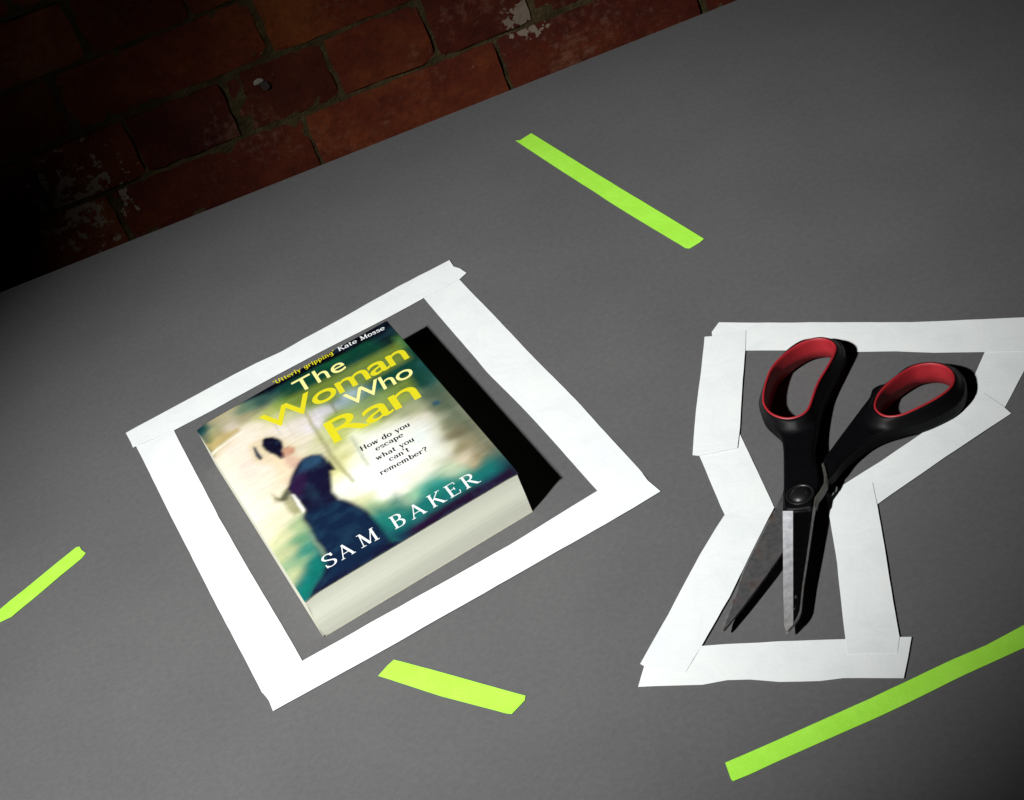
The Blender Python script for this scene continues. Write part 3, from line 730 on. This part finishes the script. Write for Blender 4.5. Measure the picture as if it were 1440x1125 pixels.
def catmull(pts, n=5):
    out = []; N = len(pts)
    for i in range(N):
        p0, p1, p2, p3 = (Vector(pts[(i + k) % N]) for k in (-1, 0, 1, 2))
        for k in range(n):
            t = k / n
            out.append(0.5 * ((2 * p1) + (-p0 + p2) * t + (2 * p0 - 5 * p1 + 4 * p2 - p3) * t * t + (-p0 + 3 * p1 - 3 * p2 + p3) * t ** 3))
    return out
def area(p): return 0.5 * sum(p[i].x * p[(i + 1) % len(p)].y - p[(i + 1) % len(p)].x * p[i].y for i in range(len(p)))

M_hand = (lambda t: t.done(t.ramp(t.noise(t.coord(), 350, 3), [(0.3, (0.0011, 0.0011, 0.0013)), (0.7, (0.0022, 0.0022, 0.0030))]), 0.5, 0, 0.11, t.bump(t.noise(t.coord(), 900, 3), 0.12, 0.0003)))(NT('black_handle_plastic'))
M_red = (lambda t: t.done(t.ramp(t.noise(t.coord(), 60, 3), [(0.3, (0.22, 0.008, 0.013)), (0.7, (0.32, 0.016, 0.023))]), 0.5, 0, 0.35, t.bump(t.noise(t.coord(), 300, 3), 0.15, 0.0003)))(NT('red_grip_rubber'))

def handle(outer_px, hole_px, ztop, zbot, zout):
    "ztop, zbot: heights as functions of world x, y (mm)"
    def world(px, n, zf):
        res = []
        for q in catmull([(x, y, 0) for x, y in px], n):
            z = 18
            for _ in range(4):
                p = at(q.x, q.y, z); z = zf(p.x, p.y)
            res.append(Vector((p.x, p.y, 0)))
        return res
    O = world(outer_px, 5, zout); Hh = world(hole_px, 5, ztop)
    O, Hh = list(O), list(Hh)
    if area(O) < 0: O.reverse()
    if area(Hh) > 0: Hh.reverse()
    c = bpy.data.curves.new('tmp', 'CURVE'); c.dimensions = '2D'; c.fill_mode = 'BOTH'
    bev = 1.9
    for P in (O, Hh):
        s = c.splines.new('POLY'); s.points.add(len(P) - 1)
        for i, p in enumerate(P): s.points[i].co = (p.x, p.y, 0, 1)
        s.use_cyclic_u = True
    c.extrude = 5.0; c.bevel_depth = bev; c.bevel_resolution = 4; c.offset = -bev
    o = bpy.data.objects.new('tmp', c); COL.objects.link(o)
    dg = bpy.context.evaluated_depsgraph_get(); dg.update()
    me = bpy.data.meshes.new_from_object(o.evaluated_get(dg)); bpy.data.objects.remove(o)
    zmax = 5.0 + bev
    tmp = bpy.data.objects.new('tmp', me); COL.objects.link(tmp)
    md = tmp.modifiers.new('r', 'REMESH'); md.mode = 'VOXEL'; md.voxel_size = 0.55; md.adaptivity = 0
    sm = tmp.modifiers.new('s', 'SMOOTH'); sm.iterations = 10; sm.factor = 0.5
    dg = bpy.context.evaluated_depsgraph_get(); dg.update()
    me2 = bpy.data.meshes.new_from_object(tmp.evaluated_get(dg)); bpy.data.objects.remove(tmp); me2.name = 'handle'
    Oa = np.array([(p.x, p.y) for p in O]); Ha = np.array([(p.x, p.y) for p in Hh])
    co = np.empty(len(me2.vertices) * 3); me2.vertices.foreach_get('co', co); co = co.reshape(-1, 3)
    def near(A, P):
        B = np.roll(A, -1, 0); best = np.full(len(P), 1e9)
        for a_, b_ in zip(A, B):
            d_ = b_ - a_; t_ = np.clip(((P - a_) @ d_) / (d_ @ d_ + 1e-9), 0, 1)
            best = np.minimum(best, np.hypot(*(P - a_ - t_[:, None] * d_).T))
        return best
    dO, dH = near(Oa, co[:, :2]), near(Ha, co[:, :2])
    for i, (x, y, z) in enumerate(co):
        w_ = ss(0.0, 1.0, dO[i] / (dO[i] + dH[i] + 1e-6)) * (1 - ss(2, 11, dH[i])) 
        zo = zout(x, y); zt = zo + (ztop(x, y) - zo) * w_; zb = zbot(x, y)
        if z > 5.0: zz = zt - (zmax - z)
        elif z < -5.0: zz = zb + (z + zmax)
        else: zz = zb + bev + (z + 5) / 10 * (zt - zb - 2 * bev)
        co[i] = tuple(Vector((x, y, zz)) * MM - SO)
    me2.vertices.foreach_set('co', co.ravel()); me2.update()
    for p in me2.polygons: p.use_smooth = True
    ob = child('handle', me2, M_hand)
    # red lining: tube inside the hole with a rolled rim
    N = len(Hh); bm = bmesh.new(); rings = []
    cx = sum((p.x for p in Hh)) / N; cy = sum((p.y for p in Hh)) / N
    nrm = []
    for i in range(N):
        d = (Hh[(i + 1) % N] - Hh[i - 1]).normalized(); n = Vector((-d.y, d.x, 0))
        if n.dot(Vector((cx, cy, 0)) - Hh[i]) < 0: n = -n
        nrm.append(n)
    prof = [(-0.6, 'b', 2.4), (0.3, 'b', 1.0), (1.0, 'b', 1.2), (1.2, 'm', 0), (0.9, 't', -1.6), (0.55, 't', -0.2), (0.0, 't', 0.42), (-0.6, 't', 0.35), (-1.1, 't', -0.3)]
    for off, w_, dz in prof:
        ring = []
        for p, n in zip(Hh, nrm):
            q = p + n * off; zt, zb = ztop(p.x, p.y), zbot(p.x, p.y)
            z = {'b': zb, 't': zt, 'm': (zb + zt) / 2}[w_] + dz
            ring.append(bm.verts.new(Vector((q.x, q.y, z)) * MM - SO))
        rings.append(ring)
    for a in range(len(rings) - 1):
        for i in range(N): bm.faces.new((rings[a][i], rings[a][(i + 1) % N], rings[a + 1][(i + 1) % N], rings[a + 1][i]))
    bmesh.ops.recalc_face_normals(bm, faces=bm.faces)
    if sum(f.normal.z for f in bm.faces if f.calc_center_median().z > 0.017) < 0: bmesh.ops.reverse_faces(bm, faces=bm.faces)
    me = bpy.data.meshes.new('grip_lining'); bm.to_mesh(me); bm.free()
    lo = bpy.data.objects.new('grip_lining', me); COL.objects.link(lo); me.materials.append(M_red); lo.parent = ob
    for p in me.polygons: p.use_smooth = True
    return ob

piv = at(1121, 693, 13)
def dist(x, y): return math.hypot(x - piv.x, y - piv.y)
def ss(a, b, x):
    t = min(1, max(0, (x - a) / (b - a))); return t * t * (3 - 2 * t)
# upper half: the big loop on the left
handle([(1140, 474), (1155, 472), (1171, 475), (1182, 480), (1187, 489), (1186, 499), (1180, 512), (1171, 530), (1162, 548), (1155, 566), (1150, 590), (1146, 620), (1145, 640), (1148, 652), (1152, 666), (1151, 684), (1145, 700), (1142, 712), (1134, 714), (1119, 716), (1104, 715), (1101, 705), (1101, 680), (1101, 650), (1100, 625), (1095, 610), (1084, 598), (1072, 585), (1066, 566), (1070, 548), (1076, 530), (1087, 511), (1105, 491), (1124, 478)],
       [(1152, 476), (1168, 480), (1174.5, 490), (1166, 510), (1151, 535), (1143, 555), (1136, 574), (1123, 584.5), (1105, 587.5), (1087, 582), (1076.5, 571), (1074, 558), (1077.5, 537), (1087, 515), (1107, 495), (1130, 481)],
       lambda x, y: 14.5 + 4.0 * ss(38, 75, dist(x, y)), lambda x, y: 9.5 - 9.0 * ss(25, 80, dist(x, y)) + 0.9,
       lambda x, y: 14.5 - 2.5 * ss(20, 60, dist(x, y)))
# lower half: the smaller loop on the right
handle([(1290, 509), (1310, 507), (1328, 509.5), (1344, 516), (1355, 528), (1358, 541), (1354, 556), (1341, 570), (1320, 582), (1294, 593), (1266, 601), (1243, 608), (1224, 617), (1205, 631), (1186, 648), (1170, 667), (1160, 672), (1156, 662), (1157, 646), (1172, 624), (1192, 597), (1210, 573), (1222, 557), (1226, 546), (1236, 540), (1246, 537), (1257, 528), (1272, 516)],
       [(1310, 511), (1327, 514.5), (1338, 523), (1340.5, 535), (1333, 547), (1315, 560), (1290, 573), (1266, 583), (1247, 584.5), (1235, 578.5), (1231, 568), (1238, 551), (1255, 534), (1277, 519), (1292, 513)],
       lambda x, y: 13.5 + 5 * ss(45, 85, dist(x, y)), lambda x, y: 3.2 - 2.7 * ss(25, 70, dist(x, y)) + 0.9,
       lambda x, y: 13.0 - 1.5 * ss(20, 60, dist(x, y)))

def mat_steel(name, base, rough, rust_scale, rust_lo, rust_hi, metal=0.9, tip=False):
    t = NT(name); v = t.coord()
    r = t.noise(v, rust_scale, 5, 0.65, 0.8); sep = t.new('ShaderNodeSeparateXYZ'); t.l.new(v, sep.inputs[0])
    sheen_fade = t.ramp(t.math('MULTIPLY', sep.outputs['Y'], -8.0), [(0.12, (1, 1, 1)), (0.5, (0.62, 0.62, 0.62)), (0.95, (0.36, 0.35, 0.33))]); g = t.noise(v, 260, 4, 0.6); br = t.noise(t.coord(scale=(1, 12, 1), rot=(0, 0, 0.1)), 150, 3)
    c = t.ramp(g, [(0.3, tuple(x * 0.75 for x in base)), (0.7, tuple(min(1, x * 1.2) for x in base))])
    k = t.ramp(r, [(rust_lo, (0, 0, 0)), (rust_hi, (1, 1, 1))])
    if tip: c = t.mix(1.0, c, sheen_fade, 'MULTIPLY')  # reflected light dying away towards the tip, painted into the bevel colour
    c = t.mix(k, c, (0.030, 0.015, 0.009))
    ro = t.math('ADD', t.math('MULTIPLY', k, 0.25), rough)
    mt = t.math('SUBTRACT', metal, t.math('MULTIPLY', k, 0.7), True)
    return t.done(c, ro, mt, 0.5, t.bump(br, 0.04, 0.0002))
M_steel_dark = mat_steel('dark_polished_steel', (0.30, 0.30, 0.32), 0.22, 60, 0.62, 0.72, 1.0)
M_steel_worn = mat_steel('worn_rusty_steel', (0.085, 0.085, 0.087), 0.5, 70, 0.50, 0.70, 0.5)
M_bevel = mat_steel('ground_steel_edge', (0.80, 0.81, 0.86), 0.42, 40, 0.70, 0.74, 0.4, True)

def zblade(x, y): return None
def slab(name, px, zt, zb, mat, parent=sciss, dens=1, bevel=0.25):
    "flat prism traced on its own top face, heights falling towards the tips"
    out = []
    for x, y in px:
        z = 10
        for _ in range(4): p = at(x, y, z); z = zt(p)
        out.append((p.x, p.y))
    bm = bmesh.new()
    top = [bm.verts.new(Vector((x, y, zt(Vector((x, y, 0))))) * MM - SO) for x, y in out]
    bot = [bm.verts.new(Vector((x, y, zb(Vector((x, y, 0))))) * MM - SO) for x, y in out]
    bm.faces.new(top); bm.faces.new(list(reversed(bot)))
    n = len(top)
    for i in range(n): bm.faces.new((top[i], bot[i], bot[(i + 1) % n], top[(i + 1) % n]))
    bmesh.ops.recalc_face_normals(bm, faces=bm.faces)
    if bevel: bmesh.ops.bevel(bm, geom=[e for e in bm.edges], offset=bevel * MM, segments=2, affect='EDGES', clamp_overlap=True)
    me = bpy.data.meshes.new(name); bm.to_mesh(me); bm.free()
    ob = bpy.data.objects.new(name, me); COL.objects.link(ob); me.materials.append(mat); ob.parent = parent
    return ob
zu = lambda p: 13.4 - 5.6 * min(1.1, dist(p.x, p.y) / 130)
zl = lambda p: 10.6 - 3.6 * min(1.1, dist(p.x, p.y) / 130)
up_blade = slab('blade', [(1101, 690), (1101.2, 760), (1101.6, 830), (1102.2, 872), (1104.5, 889), (1108, 887), (1117, 877), (1123, 869), (1126.5, 860), (1130, 825), (1136.5, 783), (1143, 732), (1147, 700), (1152, 690), (1140, 680), (1110, 680)], zu, lambda p: zu(p) - 1.9, M_steel_dark)
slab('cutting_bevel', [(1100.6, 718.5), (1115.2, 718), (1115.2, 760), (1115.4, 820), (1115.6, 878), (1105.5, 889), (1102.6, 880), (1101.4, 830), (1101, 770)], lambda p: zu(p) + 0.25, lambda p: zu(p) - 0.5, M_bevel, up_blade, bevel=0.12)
lo_blade = slab('blade', [(1152, 690), (1136, 722), (1101.7, 774), (1076, 811), (1058, 836), (1041.6, 857), (1030, 871), (1019.6, 884), (1015.5, 886), (1018, 874), (1024, 860), (1031, 844), (1046, 799.5), (1062, 768), (1078, 738), (1089, 718), (1102, 690), (1120, 672)], zl, lambda p: zl(p) - 1.9, M_steel_worn)
lo_blade['label'] = 'grey rust stained blade'
slab('cutting_bevel', [(1019.6, 884.5), (1041.4, 857.6), (1076, 811.6), (1101.7, 774.6), (1120, 747), (1117, 743), (1098, 771), (1072, 808), (1038.5, 854), (1018.3, 881)], lambda p: zl(p) + 0.12, lambda p: zl(p) - 1.2, M_bevel if False else M_steel_worn, lo_blade, bevel=0.1)
slab('blade_back', [(1143.5, 713), (1147.5, 713), (1144, 734), (1137, 783), (1130.5, 825), (1127, 860), (1123.5, 869), (1117.5, 877), (1116, 876), (1121, 867), (1124.5, 858), (1128, 824), (1134.3, 782), (1141, 733)], lambda p: zu(p) + 0.14, lambda p: zu(p) - 0.7, mat_steel('scuffed_steel', (0.10, 0.10, 0.10), 0.5, 90, 0.55, 0.7, 0.4), up_blade, bevel=0.08)
slab('blade_back', [(1088, 718), (1077, 738), (1061, 768), (1045.4, 799.5), (1030.4, 844), (1017.2, 874), (1014.8, 886), (1017, 887.4), (1021, 876), (1032.6, 845.5), (1047.4, 800.5), (1063.2, 769), (1079, 739.5), (1090, 719)], lambda p: zl(p) + 0.12, lambda p: zl(p) - 0.8, mat_steel('rubbed_steel', (0.16, 0.16, 0.16), 0.45, 70, 0.50, 0.66, 0.4), lo_blade, bevel=0.08)
# curved steel shoulder of the lower blade showing between the handles
slab('tang', [(1155, 652), (1158, 650), (1160.5, 657), (1163, 668), (1162, 680), (1156.5, 690), (1149, 700), (1146.6, 712), (1143.6, 712), (1145.6, 699), (1153, 689), (1158.5, 679), (1158.5, 668), (1156.5, 659)], lambda p: 14.2, lambda p: 9.0, mat_steel('tang_steel', (0.075, 0.072, 0.062), 0.5, 60, 0.55, 0.7, 0.4))
# pivot screw: washer ring and slotted dome
def revolve(name, prof, centre, mat, parent, seg=40, slot=False):
    bm = bmesh.new(); rings = []
    for r, z in prof:
        if r <= 0: rings.append([bm.verts.new(Vector((centre.x, centre.y, z)) * MM - SO)])
        else: rings.append([bm.verts.new(Vector((centre.x + r * math.cos(2 * math.pi * i / seg), centre.y + r * math.sin(2 * math.pi * i / seg), z)) * MM - SO) for i in range(seg)])
    for a, b in zip(rings, rings[1:]):
        for i in range(seg):
            k = (i + 1) % seg
            if len(b) == 1: bm.faces.new((a[i], a[k], b[0]))
            else: bm.faces.new((a[i], a[k], b[k], b[i]))
    bmesh.ops.recalc_face_normals(bm, faces=bm.faces)
    me = bpy.data.meshes.new(name); bm.to_mesh(me); bm.free()
    ob = bpy.data.objects.new(name, me); COL.objects.link(ob); me.materials.append(mat); ob.parent = parent
    smooth_by_angle(ob, 50); return ob
M_screw = flat('dark_screw_steel', (0.012, 0.012, 0.013), 0.4, 0.5)
pc = at(1125, 693.5, 16)
screw = revolve('pivot_screw', [(9.2, 14.0), (9.2, 15.2), (8.7, 15.6), (8.0, 15.5), (7.6, 14.9), (6.9, 14.9), (6.4, 15.7), (5.0, 16.7), (3.0, 17.4), (0, 17.7)], pc, M_screw, sciss)
bm = bmesh.new(); vs = box(bm, -1.0, 1.0, -4.6, 4.6, -0.35, 0.35)
for v in bm.verts:
    x, y = v.co.x / MM, v.co.y / MM
    a = 0.9; X, Y = x * math.cos(a) - y * math.sin(a), x * math.sin(a) + y * math.cos(a)
    r2 = X * X + Y * Y
    v.co = Vector((pc.x + X, pc.y + Y, 17.6 - r2 * 0.035 + v.co.z / MM * 0.5)) * MM - SO
me = bpy.data.meshes.new('screw_slot'); bm.to_mesh(me); bm.free()
ob = bpy.data.objects.new('screw_slot', me); COL.objects.link(ob); me.materials.append(flat('slot_black', (0.01, 0.01, 0.01), 0.8)); ob.parent = screw
